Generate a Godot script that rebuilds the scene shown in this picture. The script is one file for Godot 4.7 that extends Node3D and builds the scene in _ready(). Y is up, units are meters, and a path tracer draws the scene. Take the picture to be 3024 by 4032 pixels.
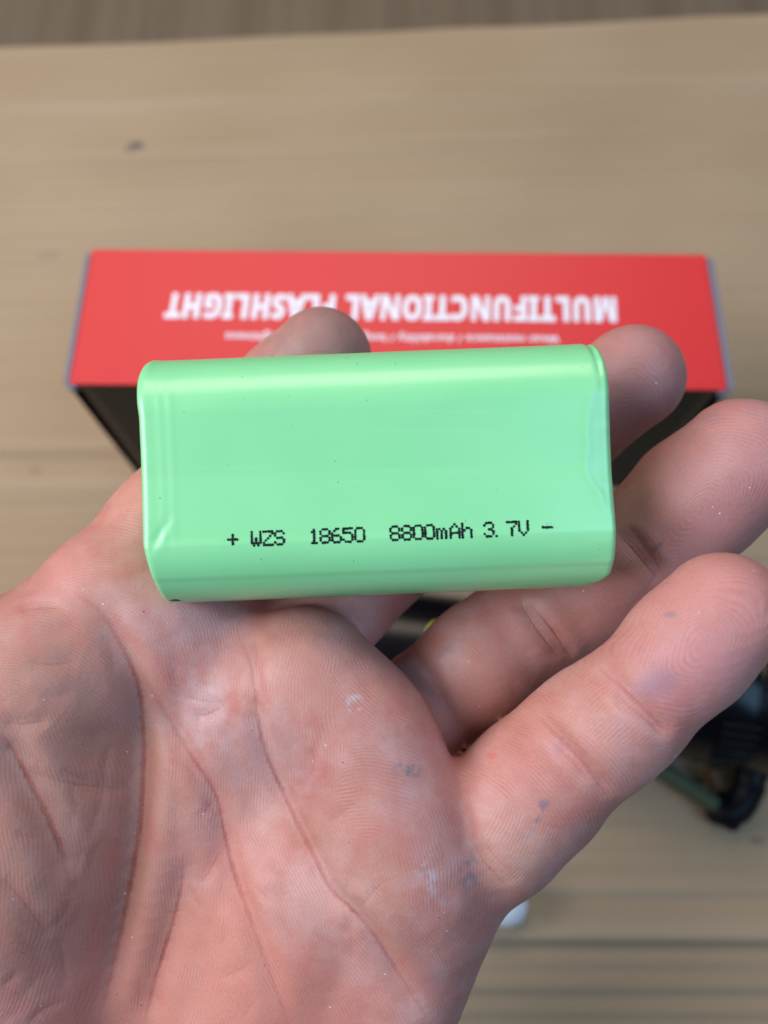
extends Node3D

# ---------------------------------------------------------------- placing
const FOCAL := 3028.0            # the phone's lens, in pixels of the 3024 x 4032 photograph
const EYE := Vector3(0.0, 0.292, 0.0)
var eye_right := Vector3(1, 0, 0)
var eye_up := Vector3(0, 0.34202, -0.93969)
var eye_ahead := Vector3(0, -0.93969, -0.34202)

# a spot in the place, surveyed from the photograph: the pixel where it shows and its distance along the view
func at(x: float, y: float, depth: float) -> Vector3:
	return EYE + (eye_right * ((x - 1512.0) / FOCAL) + eye_up * ((2016.0 - y) / FOCAL) + eye_ahead) * depth

func on_level(x: float, y: float, height: float) -> Vector3:
	var d := at(x, y, 1.0) - EYE
	return EYE + d * ((height - EYE.y) / d.y)

# ---------------------------------------------------------------- naming and parts
var used := {}

func numbered(called: String) -> String:
	var n: int = used.get(called, 0)
	used[called] = n + 1
	return called if n == 0 else "%s_%03d" % [called, n]

func thing(called: String, label: String, category: String, place := Vector3.ZERO, turn := 0.0) -> Node3D:
	var o := Node3D.new()
	o.name = numbered(called)
	o.position = place
	o.rotation.y = turn
	tag(o, label, category)
	add_child(o, true)
	return o

func tag(o: Node, label: String, category := "", kind := "") -> void:
	o.set_meta("label", label)
	if category:
		o.set_meta("category", category)
	if kind:
		o.set_meta("kind", kind)

func part(called: String, mesh: Mesh, mat: Material, parent: Node) -> MeshInstance3D:
	var m := MeshInstance3D.new()
	m.name = called
	m.mesh = mesh
	m.material_override = mat
	parent.add_child(m, true)
	return m

func paint(c: Color, rough := 0.5, spec := 0.5) -> StandardMaterial3D:
	var m := StandardMaterial3D.new()
	m.albedo_color = c.linear_to_srgb()
	m.roughness = rough
	m.metallic_specular = spec
	return m

func noise(sd: int, freq: float, octaves := 3) -> FastNoiseLite:
	var n := FastNoiseLite.new()
	n.seed = sd
	n.frequency = freq
	n.fractal_octaves = octaves
	n.noise_type = FastNoiseLite.TYPE_SIMPLEX_SMOOTH
	return n

# ---------------------------------------------------------------- mesh helpers
class Shape:
	var v := PackedVector3Array()
	var uv := PackedVector2Array()
	var ix := PackedInt32Array()
	func quad(a: int, b: int, c: int, d: int) -> void:
		ix.append_array([a, b, c, a, c, d])
	func flat(a: Vector3, b: Vector3, c: Vector3, d: Vector3) -> void:
		var n := v.size()
		v.append_array([a, b, c, d])
		uv.append_array([Vector2(0, 0), Vector2(1, 0), Vector2(1, 1), Vector2(0, 1)])
		quad(n, n + 1, n + 2, n + 3)
	func normals() -> PackedVector3Array:
		var out := PackedVector3Array()
		out.resize(v.size())
		for t in range(0, ix.size(), 3):
			var a := ix[t]
			var b := ix[t + 1]
			var c := ix[t + 2]
			var n := (v[c] - v[a]).cross(v[b] - v[a])
			out[a] += n
			out[b] += n
			out[c] += n
		for i in out.size():
			out[i] = out[i].normalized() if out[i].length_squared() > 0.0 else Vector3.UP
		return out
	func mesh(normal := PackedVector3Array()) -> ArrayMesh:
		var arr := []
		arr.resize(Mesh.ARRAY_MAX)
		arr[Mesh.ARRAY_VERTEX] = v
		arr[Mesh.ARRAY_NORMAL] = normals() if normal.is_empty() else normal
		if uv.size() == v.size():
			arr[Mesh.ARRAY_TEX_UV] = uv
		arr[Mesh.ARRAY_INDEX] = ix
		var m := ArrayMesh.new()
		m.add_surface_from_arrays(Mesh.PRIMITIVE_TRIANGLES, arr)
		return m

# a closed bar between two spots whose radius follows (share along, radius) rows
func lathe(rows: Array, a: Vector3, b: Vector3, sides := 40) -> ArrayMesh:
	var s := Shape.new()
	var w := (b - a).normalized()
	var u := w.cross(Vector3.UP if absf(w.y) < 0.9 else Vector3.RIGHT).normalized()
	var q := w.cross(u)
	var length := (b - a).length()
	for r in rows:
		for k in sides + 1:
			var an := TAU * k / sides
			s.v.append(a + w * (r.x * length) + (u * cos(an) + q * sin(an)) * r.y)
			s.uv.append(Vector2(float(k) / sides, r.x))
	for i in rows.size() - 1:
		for k in sides:
			var p := i * (sides + 1) + k
			s.quad(p, p + 1, p + sides + 2, p + sides + 1)
	return s.mesh()

func tube(points: Array, radius: float, sides := 10, flat := 1.0) -> ArrayMesh:
	var c := Curve3D.new()
	for i in points.size():
		var d: Vector3 = (points[mini(i + 1, points.size() - 1)] - points[maxi(i - 1, 0)]) / 6.0
		c.add_point(points[i], -d, d)
	c.bake_interval = radius
	var line := c.get_baked_points()
	var s := Shape.new()
	for i in line.size():
		var w := (line[mini(i + 1, line.size() - 1)] - line[maxi(i - 1, 0)]).normalized()
		var u := w.cross(Vector3.UP).normalized()
		var q := u.cross(w)
		var r := radius * (0.02 if i == 0 or i == line.size() - 1 else 1.0)
		for k in sides:
			var an := TAU * k / sides
			s.v.append(line[i] + (u * cos(an) + q * sin(an) * flat) * r)
			s.uv.append(Vector2(float(k) / sides, float(i) * 0.2))
	for i in line.size() - 1:
		for k in sides:
			var n := (k + 1) % sides
			s.quad(i * sides + k, (i + 1) * sides + k, (i + 1) * sides + n, i * sides + n)
	return s.mesh()

# a board with softened edges, between two corners of its own axes
func board(lo: Vector3, hi: Vector3, edge: float) -> ArrayMesh:
	var s := Shape.new()
	var m := (lo + hi) / 2.0
	var h := (hi - lo) / 2.0
	var e := minf(edge, minf(h.x, minf(h.y, h.z)) * 0.9)
	var st := SurfaceTool.new()
	st.begin(Mesh.PRIMITIVE_TRIANGLES)
	var pts := []
	var nrm := []
	for ax in 3:
		for sg in [-1.0, 1.0]:
			for c in [Vector2(-1, -1), Vector2(1, -1), Vector2(1, 1), Vector2(-1, 1)]:
				var d := Vector3()
				d[ax] = sg * h[ax]
				d[(ax + 1) % 3] = c.x * (h[(ax + 1) % 3] - e)
				d[(ax + 2) % 3] = c.y * (h[(ax + 2) % 3] - e)
				pts.append(m + d)
				var n := Vector3()
				n[ax] = sg
				nrm.append(n)
	# faces, then chamfers and corners through the convex order of each edge
	var idx := func(ax: int, sg: int, c1: int, c2: int) -> int:
		var k := 0
		if c1 < 0 and c2 < 0: k = 0
		elif c1 > 0 and c2 < 0: k = 1
		elif c1 > 0: k = 2
		else: k = 3
		return (ax * 2 + (1 if sg > 0 else 0)) * 4 + k
	var corner := func(ax: int, sx: int, sy: int, sz: int) -> int:
		var sv := [sx, sy, sz]
		return idx.call(ax, sv[ax], sv[(ax + 1) % 3], sv[(ax + 2) % 3])
	var tri := func(a: int, b: int, c: int) -> void:
		var n: Vector3 = (pts[c] - pts[a]).cross(pts[b] - pts[a])
		var out: Vector3 = (pts[a] + pts[b] + pts[c]) / 3.0 - m
		var order := [a, b, c] if n.dot(out) > 0 else [a, c, b]
		for o in order:
			st.set_normal(nrm[o])
			st.set_uv(Vector2(pts[o].x, pts[o].z))
			st.add_vertex(pts[o])
	for f in 6:
		tri.call(f * 4, f * 4 + 1, f * 4 + 2)
		tri.call(f * 4, f * 4 + 2, f * 4 + 3)
	for ax in 3:
		var a1 := (ax + 1) % 3
		var a2 := (ax + 2) % 3
		for s1 in [-1, 1]:
			for s2 in [-1, 1]:
				var lo_s := [0, 0, 0]
				lo_s[a1] = s1
				lo_s[a2] = s2
				var hi_s := lo_s.duplicate()
				lo_s[ax] = -1
				hi_s[ax] = 1
				var p: int = corner.call(a1, lo_s[0], lo_s[1], lo_s[2])
				var q: int = corner.call(a1, hi_s[0], hi_s[1], hi_s[2])
				var r: int = corner.call(a2, hi_s[0], hi_s[1], hi_s[2])
				var t: int = corner.call(a2, lo_s[0], lo_s[1], lo_s[2])
				tri.call(p, q, r)
				tri.call(p, r, t)
	for sx in [-1, 1]:
		for sy in [-1, 1]:
			for sz in [-1, 1]:
				tri.call(corner.call(0, sx, sy, sz), corner.call(1, sx, sy, sz), corner.call(2, sx, sy, sz))
	return st.commit()

# ================================================================ the scene
func _ready() -> void:
	var cam := Camera3D.new()
	cam.name = "camera"
	cam.transform = Transform3D(Basis(eye_right, eye_up, -eye_ahead), EYE)
	var lens := CameraAttributesPhysical.new()
	lens.frustum_focal_length = 18.02
	lens.frustum_focus_distance = 0.116
	lens.frustum_near = 0.01
	lens.frustum_far = 30.0
	lens.exposure_aperture = 7.4
	cam.attributes = lens
	cam.fov = 67.3
	cam.near = 0.01
	cam.far = 30.0
	add_child(cam)
	cam.current = true

	var env := Environment.new()
	env.background_mode = Environment.BG_COLOR
	env.background_color = Color(0.036, 0.046, 0.058).linear_to_srgb()
	env.tonemap_mode = Environment.TONE_MAPPER_LINEAR
	env.tonemap_exposure = 0.94
	env.sdfgi_enabled = true
	env.ssao_enabled = true
	env.ssil_enabled = true
	var we := WorldEnvironment.new()
	we.name = "environment"
	we.environment = env
	add_child(we)
	# the ceiling panel beyond the bench, and the window on the left, the blue of a roof light
	lamp("ceiling_panel", Vector3(-0.10, 0.95, -0.75), Vector3(0, 0.15, -0.05), Vector2(0.8, 0.4), Color(1.0, 0.86, 0.70), 0.60)
	lamp("window_light", Vector3(-0.80, 0.80, 0.02), Vector3(0, 0.15, -0.05), Vector2(0.7, 0.7), Color(0.90, 0.95, 1.0), 1.55)
	lamp("skylight", Vector3(0.58, 0.98, 0.18), Vector3(0.03, 0.12, -0.03), Vector2(0.6, 0.7), Color(0.36, 0.66, 1.0), 0.58)

	build_surface()
	build_red_box()
	build_torch()
	build_plug()
	build_battery()
	build_hand()

func lamp(called: String, place: Vector3, aim: Vector3, size: Vector2, c: Color, energy: float) -> void:
	var l := AreaLight3D.new()
	l.name = called
	l.area_size = size
	l.light_color = c.linear_to_srgb()
	l.light_energy = energy
	l.shadow_enabled = true
	l.set("area_range", 6.0)
	add_child(l)
	l.look_at_from_position(place, aim, Vector3.UP)

# ---------------------------------------------------------------- table and cardboard
func build_surface() -> void:
	var size := 256
	var img := Image.create(size, size, false, Image.FORMAT_RGB8)
	var n1 := noise(3, 0.05, 4)
	var n2 := noise(5, 0.012, 3)
	for y in size:
		for x in size:
			var g := n1.get_noise_2d(x * 1.6, y * 0.09) * 0.5 + n2.get_noise_2d(x * 2.0, y * 0.25) * 0.7
			var c := Color(0.125, 0.088, 0.060).lerp(Color(0.165, 0.122, 0.086), clampf(0.5 + g, 0, 1))
			img.set_pixel(x, y, c.linear_to_srgb())
	var wood := paint(Color.WHITE, 0.6, 0.3)
	wood.albedo_texture = ImageTexture.create_from_image(img)
	var s := Shape.new()
	s.flat(Vector3(-1.5, 0, -1.6), Vector3(1.5, 0, -1.6), Vector3(1.5, 0, 0.8), Vector3(-1.5, 0, 0.8))
	for i in 4:
		s.uv[i] = Vector2(s.v[i].x / 0.22, s.v[i].z / 0.5)
	var slab := MeshInstance3D.new()
	slab.name = "table_surface"
	slab.mesh = s.mesh()
	slab.material_override = wood
	tag(slab, "grey brown wooden table top showing beyond the cardboard", "table", "structure")
	add_child(slab)

	# the cardboard sheet: flutes along x, a folded ridge near the front, four millimetres thick
	var a := on_level(0, 188, 0.004)
	var b := on_level(3024, 52, 0.004)
	var slope := (b.z - a.z) / (b.x - a.x)
	var nx := 90
	var nz := 420
	var x0 := -0.42
	var x1 := 0.42
	var front := 0.16
	var wav := noise(21, 9.0, 2)
	var wob := noise(22, 3.0, 2)
	var fold := on_level(2500, 3690, 0.006).z
	var sh := Shape.new()
	for j in nz + 1:
		for i in nx + 1:
			var x := lerpf(x0, x1, float(i) / nx)
			var back := a.z + slope * (x - a.x) + wob.get_noise_2d(x * 2.0, 0.3) * 0.002
			var z := lerpf(back, front, float(j) / nz)
			var zz := z - slope * x * clampf(-z * 2.5, 0.0, 1.0)
			var y := 0.004 + wav.get_noise_2d(x * 0.22, zz * 6.0) * 0.0010 + sin(zz * TAU / 0.0072) * 0.00042 * (1.0 + 1.4 * wob.get_noise_2d(x * 1.5, zz * 4.0))
			y += 0.0026 * exp(-pow((zz - fold + 0.001) / 0.0056, 2.0)) * (1.0 if zz < fold else exp(-(zz - fold) / 0.0040))
			for bump in [[-0.136, 0.0011, 0.004], [-0.128, -0.0007, 0.003], [-0.112, 0.0007, 0.004], [-0.323, 0.0009, 0.005], [0.018, 0.0006, 0.005], [0.031, 0.0006, 0.005]]:
				y += bump[1] * 1.9 * exp(-pow((zz - bump[0]) / bump[2], 2.0)) * (0.6 + 0.6 * wob.get_noise_2d(x * 1.2 + bump[0] * 50.0, 1.0))
			sh.v.append(Vector3(x, y, z))
			sh.uv.append(Vector2((x - x0) / (x1 - x0), (zz + 0.45) / 0.62))
	for j in nz:
		for i in nx:
			var p := j * (nx + 1) + i
			sh.quad(p, p + 1, p + nx + 2, p + nx + 1)
	# cut edges
	var rim := []
	for i in nx + 1: rim.append(i)
	for j in range(1, nz + 1): rim.append(j * (nx + 1) + nx)
	for i in range(nx - 1, -1, -1): rim.append(nz * (nx + 1) + i)
	for j in range(nz - 1, -1, -1): rim.append(j * (nx + 1))
	var base := sh.v.size()
	for k in rim.size():
		var p: Vector3 = sh.v[rim[k]]
		sh.v.append(p)
		sh.v.append(Vector3(p.x, 0.0003, p.z))
		sh.uv.append(sh.uv[rim[k]])
		sh.uv.append(sh.uv[rim[k]])
	for k in rim.size() - 1:
		sh.quad(base + k * 2, base + k * 2 + 1, base + k * 2 + 3, base + k * 2 + 2)
	var w := 640
	var h := 640
	var cimg := Image.create(w, h, false, Image.FORMAT_RGB8)
	var f1 := noise(31, 0.02, 4)
	var f2 := noise(32, 0.009, 3)
	var f3 := noise(33, 0.35, 2)
	for y in h:
		for x in w:
			var g := f1.get_noise_2d(x * 0.08, y * 0.6) * 0.32 + f2.get_noise_2d(x, y * 1.5) * 0.45 + f3.get_noise_2d(x, y) * 0.14
			var c := Color(0.335, 0.234, 0.147).lerp(Color(0.400, 0.288, 0.190), clampf(0.5 + g * 0.9, 0, 1))
			# pale crests along the folds: light on their slopes painted in, with scuffed paper
			var zz := (float(y) / h) * 0.62 - 0.45
			for cr in [[fold - 0.0022, 0.0026, 0.42], [fold - 0.0150, 0.0022, 0.22], [-0.1385, 0.0028, 0.30], [-0.1215, 0.003, 0.22], [-0.326, 0.005, 0.22], [-0.296, 0.003, 0.15]]:
				var q: float = (zz - cr[0]) / cr[1] + f2.get_noise_2d(x * 0.6, 9.0) * 0.6
				c = c.lerp(Color(0.52, 0.42, 0.32), cr[2] * 0.75 * exp(-q * q) * clampf(0.75 + f2.get_noise_2d(x * 0.9 + cr[0] * 9000.0, 70.0) * 1.5, 0.0, 1.0))
			cimg.set_pixel(x, y, c.linear_to_srgb())
	# the dark smudge far left, the scuff by the right edge
	for mark in [[532, 570, 0.0038, 0.0025, Color(0.09, 0.085, 0.085), 0.9], [505, 588, 0.003, 0.0018, Color(0.1, 0.1, 0.1), 0.7], [2972, 3305, 0.003, 0.0012, Color(0.12, 0.11, 0.1), 0.7], [130, 1845, 0.002, 0.002, Color(0.2, 0.15, 0.1), 0.5], [190, 1000, 0.006, 0.003, Color(0.25, 0.2, 0.15), 0.4]]:
		var g := on_level(mark[0], mark[1], 0.004)
		var zz := g.z - slope * g.x * clampf(-g.z * 2.5, 0.0, 1.0)
		var cx := (g.x - x0) / (x1 - x0) * w
		var cy := (zz + 0.45) / 0.62 * h
		var rx: float = mark[2] / (x1 - x0) * w
		var ry: float = mark[3] / 0.62 * h
		for y in range(int(cy - ry * 2), int(cy + ry * 2) + 1):
			for x in range(int(cx - rx * 2), int(cx + rx * 2) + 1):
				if x < 0 or y < 0 or x >= w or y >= h: continue
				var d := Vector2((x - cx) / rx, (y - cy) / ry).length() + f3.get_noise_2d(x * 3.0, y * 3.0) * 0.5
				var k: float = (1.0 - smoothstep(0.5, 1.2, d)) * mark[5]
				cimg.set_pixel(x, y, cimg.get_pixel(x, y).lerp(mark[4].linear_to_srgb(), k))
	var card := paint(Color.WHITE, 0.75, 0.3)
	card.albedo_texture = ImageTexture.create_from_image(cimg)
	var sheet := MeshInstance3D.new()
	sheet.name = "cardboard_sheet"
	sheet.mesh = sh.mesh()
	sheet.material_override = card
	tag(sheet, "large sheet of brown corrugated cardboard covering the table", "cardboard")
	add_child(sheet)

# ---------------------------------------------------------------- red box
func build_red_box() -> void:
	var w := 0.2
	var d := 0.0498
	var h := 0.0817
	var mid := at(1558, 1524, 0.2329)
	var box := thing("product_box", "red and black cardboard box printed with white capitals behind the hand", "box", Vector3(mid.x + 0.0006, 0.0048, mid.z), deg_to_rad(-0.6))
	h = mid.y - 0.0048
	var red := paint(Color(0.64, 0.030, 0.034), 0.45, 0.45)
	var black := paint(Color(0.006, 0.006, 0.007), 0.35, 0.5)
	var navy := paint(Color(0.006, 0.008, 0.03), 0.4, 0.5)
	var raw := paint(Color(0.20, 0.18, 0.22), 0.7, 0.3)
	# own axes: x right, z towards the viewer, front face at z = 0
	part("box_body", board(Vector3(-w / 2 + 0.0012, 0, -d + 0.0006), Vector3(w / 2 - 0.0012, h - 0.0007, -0.0012), 0.0008), black, box)
	part("top_panel", board(Vector3(-w / 2 + 0.0003, h - 0.0006, -d), Vector3(w / 2 - 0.0003, h, 0.0), 0.00025), red, box)
	part("front_panel", board(Vector3(-w / 2 + 0.006, 0.0, -0.0011), Vector3(w / 2 - 0.006, h - 0.0008, -0.0002), 0.0003), paint(Color(0.016, 0.015, 0.014), 0.5, 0.4), box)
	for s in [-1.0, 1.0]:
		var e := Shape.new()
		# end flap: pale raw board edge, a touch proud and splayed
		var lean: float = 0.0010 if s < 0 else 0.0016
		var x_in: float = s * (w / 2 + 0.0001)
		var x_out: float = s * (w / 2 + 0.0008)
		var flap := board(Vector3(minf(x_in, x_out), 0.0, -d + 0.001), Vector3(maxf(x_in, x_out), h - 0.001, -0.0004), 0.0003)
		var f := part("end_flap", flap, navy, box)
		var rim := board(Vector3(minf(x_in, x_out + s * lean), h - 0.0011, -d + 0.001), Vector3(maxf(x_in, x_out + s * lean), h - 0.0006, -0.0003), 0.0002)
		part("paper_edge", rim, raw, f)
		# frayed corner at the front
		var cr := board(Vector3(s * (w / 2 - 0.0005) - 0.0016, h - 0.0042, -0.0012), Vector3(s * (w / 2 - 0.0005) + 0.0016, h - 0.0012, 0.0006), 0.0006)
		part("worn_corner", cr, paint(Color(0.22, 0.26, 0.32), 0.7, 0.3), f)
	var ink := paint(Color(0.80, 0.76, 0.84), 0.5, 0.4)
	# upside-down capitals on the top, read from the far side
	part("lettering", print_mesh("MULTIFUNCTIONAL FLASHLIGHT", 700, Vector2(0.0690, -0.0330), 0.1420, 0.0094, h + 0.00015, 0.05), ink, box)
	part("lettering", print_mesh("Wear resistance / durability / long range / high brightness", 700, Vector2(0.0499, -0.0194), 0.1035, 0.0037, h + 0.00015, 0.0), ink, box)

# flat print lying on a level face, turned half round: starts at the right and runs left
func print_mesh(text: String, weight: int, start: Vector2, width: float, height: float, y: float, slant: float) -> ArrayMesh:
	var font := SystemFont.new()
	font.font_names = PackedStringArray(["Droid Sans"])
	font.font_weight = weight
	var heavy := FontVariation.new()
	heavy.base_font = font
	if height > 0.005:
		heavy.variation_embolden = 0.9
	var t := TextMesh.new()
	t.text = text
	t.font = heavy
	t.font_size = 48
	t.pixel_size = 0.01
	t.depth = 0.0
	t.curve_step = 2.0
	t.horizontal_alignment = HORIZONTAL_ALIGNMENT_LEFT
	var arr := t.get_mesh_arrays()
	var v: PackedVector3Array = arr[Mesh.ARRAY_VERTEX]
	var lo := Vector3(1e9, 1e9, 0)
	var hi := Vector3(-1e9, -1e9, 0)
	for p in v:
		lo = lo.min(p)
		hi = hi.max(p)
	var s := Shape.new()
	for p in v:
		var a := (p.x - lo.x) / (hi.x - lo.x)
		var b := (p.y - lo.y) / (hi.y - lo.y)
		s.v.append(Vector3(start.x - a * width - b * height * slant, y, start.y + b * height * -1.0 * -1.0))
	s.ix = arr[Mesh.ARRAY_INDEX] if arr[Mesh.ARRAY_INDEX] != null else PackedInt32Array(range(v.size()))
	var up := PackedVector3Array()
	up.resize(s.v.size())
	up.fill(Vector3.UP)
	return s.mesh(up)

# ---------------------------------------------------------------- the torch lying under the hand
func build_torch() -> void:
	var a := on_level(1330, 2545, 0.026)
	var b := on_level(2985, 2740, 0.029)
	var t := thing("flashlight", "black flashlight with olive wrist strap lying on cardboard under the fingers", "flashlight", Vector3(a.x, 0.0, a.z))
	a -= t.position
	b -= t.position
	var w := (b - a).normalized()
	var shell := paint(Color(0.003, 0.003, 0.005), 0.27, 0.38)
	var rubber := paint(Color(0.004, 0.004, 0.006), 0.45, 0.3)
	part("barrel", lathe([Vector2(0, 0.001), Vector2(0.0, 0.0195), Vector2(0.02, 0.0215), Vector2(0.3, 0.0215), Vector2(0.34, 0.0195), Vector2(0.66, 0.0195), Vector2(0.80, 0.0200), Vector2(0.80, 0.001)], a, b), shell, t)
	var head := part("head", lathe([Vector2(0, 0.001), Vector2(0, 0.0200), Vector2(0.10, 0.0225), Vector2(0.45, 0.0243), Vector2(0.62, 0.0246), Vector2(0.64, 0.0236), Vector2(0.68, 0.0236), Vector2(0.70, 0.0247), Vector2(0.97, 0.0249), Vector2(1.0, 0.0241), Vector2(1.0, 0.020), Vector2(0.93, 0.019), Vector2(0.93, 0.001)], a + (b - a) * 0.775, b + w * 0.003, 56), shell, t)
	# crenellated bezel
	var u := w.cross(Vector3.UP).normalized()
	var q := u.cross(w).normalized()
	for k in 10:
		var an := TAU * k / 10.0
		var dir := u * cos(an) + q * sin(an)
		part("bezel_tooth", lathe([Vector2(0, 0.0001), Vector2(0.0, 0.004), Vector2(0.7, 0.004), Vector2(1, 0.0028), Vector2(1, 0.0001)], b + dir * 0.0207 + w * 0.0005, b + dir * 0.0209 + w * 0.006, 14), shell, head)
	# grip ribs along the barrel
	var toward := (EYE - t.position - a).normalized()
	for k in 6:
		var an := deg_to_rad(22.0 + k * 7.0)
		var dir := u * cos(an) + q * sin(an)
		var p := a + (b - a) * 0.86 + dir * 0.0246
		part("grip_rib", lathe([Vector2(0, 0.00005), Vector2(0.03, 0.0007), Vector2(0.97, 0.0007), Vector2(1, 0.00005)], p, p + w * 0.012, 8), rubber, t)
	var button_at := on_level(1742, 2514, 0.0480) - t.position
	part("yellow_button", lathe([Vector2(0, 0.0001), Vector2(0, 0.0062), Vector2(0.7, 0.0062), Vector2(1, 0.0052), Vector2(1, 0.0001)], button_at - Vector3(0, 0.004, 0), button_at, 24), paint(Color(0.50, 0.40, 0.05), 0.5, 0.4), t)
	# strap and its dark lug at the bezel
	var s0 := on_level(2200, 2830, 0.009) - t.position
	var s1 := on_level(2560, 3010, 0.009) - t.position
	var s2 := on_level(2720, 3108, 0.009) - t.position
	var s3 := on_level(2850, 3195, 0.0095) - t.position
	part("wrist_strap", tube([s0, s1, s2, s3], 0.0031, 12, 1.3), paint(Color(0.075, 0.090, 0.055), 0.8, 0.3), t)
	var l0 := on_level(2868, 3205, 0.009) - t.position
	var l1 := on_level(2950, 3080, 0.012) - t.position
	var l2 := on_level(2965, 2985, 0.016) - t.position
	part("strap_lug", tube([on_level(2770, 3150, 0.0085) - t.position, l0, on_level(2925, 3150, 0.010) - t.position, l1, l2], 0.0052, 12), rubber, t)
	for spot in [[2975, 2965, 0.017], [2992, 3030, 0.0145], [2972, 3098, 0.012], [2935, 3168, 0.010], [2878, 3222, 0.0092], [2812, 3190, 0.0085]]:
		var c0 := on_level(spot[0], spot[1], spot[2]) - t.position
		part("lug_ridge", lathe([Vector2(0, 0.0001), Vector2(0.08, 0.0026), Vector2(0.3, 0.0042), Vector2(0.7, 0.0042), Vector2(0.92, 0.0026), Vector2(1, 0.0001)], c0 - w * 0.003, c0 + w * 0.0032, 16), shell, t)
	part("brown_block", lathe([Vector2(0, 0.0001), Vector2(0.05, 0.003), Vector2(0.9, 0.003), Vector2(1, 0.0001)], on_level(2800, 3020, 0.012) - t.position, on_level(2830, 3110, 0.010) - t.position, 14), paint(Color(0.075, 0.032, 0.012), 0.5, 0.4), t)  # brown block standing where a brown tone shows between strap and barrel

func build_plug() -> void:
	var a := on_level(1700, 3330, 0.0125)
	var b := on_level(2062, 3612, 0.0125)
	var t := thing("cable_plug", "white rounded plastic plug on cardboard peeking past the palm edge", "plug", Vector3(a.x, 0.0048, a.z))
	var rows := [Vector2(0, 0.0001), Vector2(0.0, 0.005)]
	for k in 9:
		var an := PI / 2 * k / 8.0
		rows.append(Vector2(0.75 + 0.25 * sin(an), 0.0075 * cos(an) + 0.00001))
	part("plug_body", lathe(rows, a - t.position, b - t.position, 28), paint(Color(0.90, 0.91, 0.93), 0.35, 0.5), t)
	part("cable", tube([a - t.position, on_level(1500, 3300, 0.009) - t.position, on_level(1250, 3380, 0.0085) - t.position, on_level(1000, 3300, 0.0085) - t.position], 0.0022, 10), paint(Color(0.8, 0.82, 0.84), 0.4, 0.5), t)

# ---------------------------------------------------------------- battery pack
const BAT_HALF := 0.0341        # half of its length
const BAT_S := 0.0092           # half the distance between the two cells
const BAT_R := 0.0094
var bat_noise := noise(77, 60.0, 2)

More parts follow.
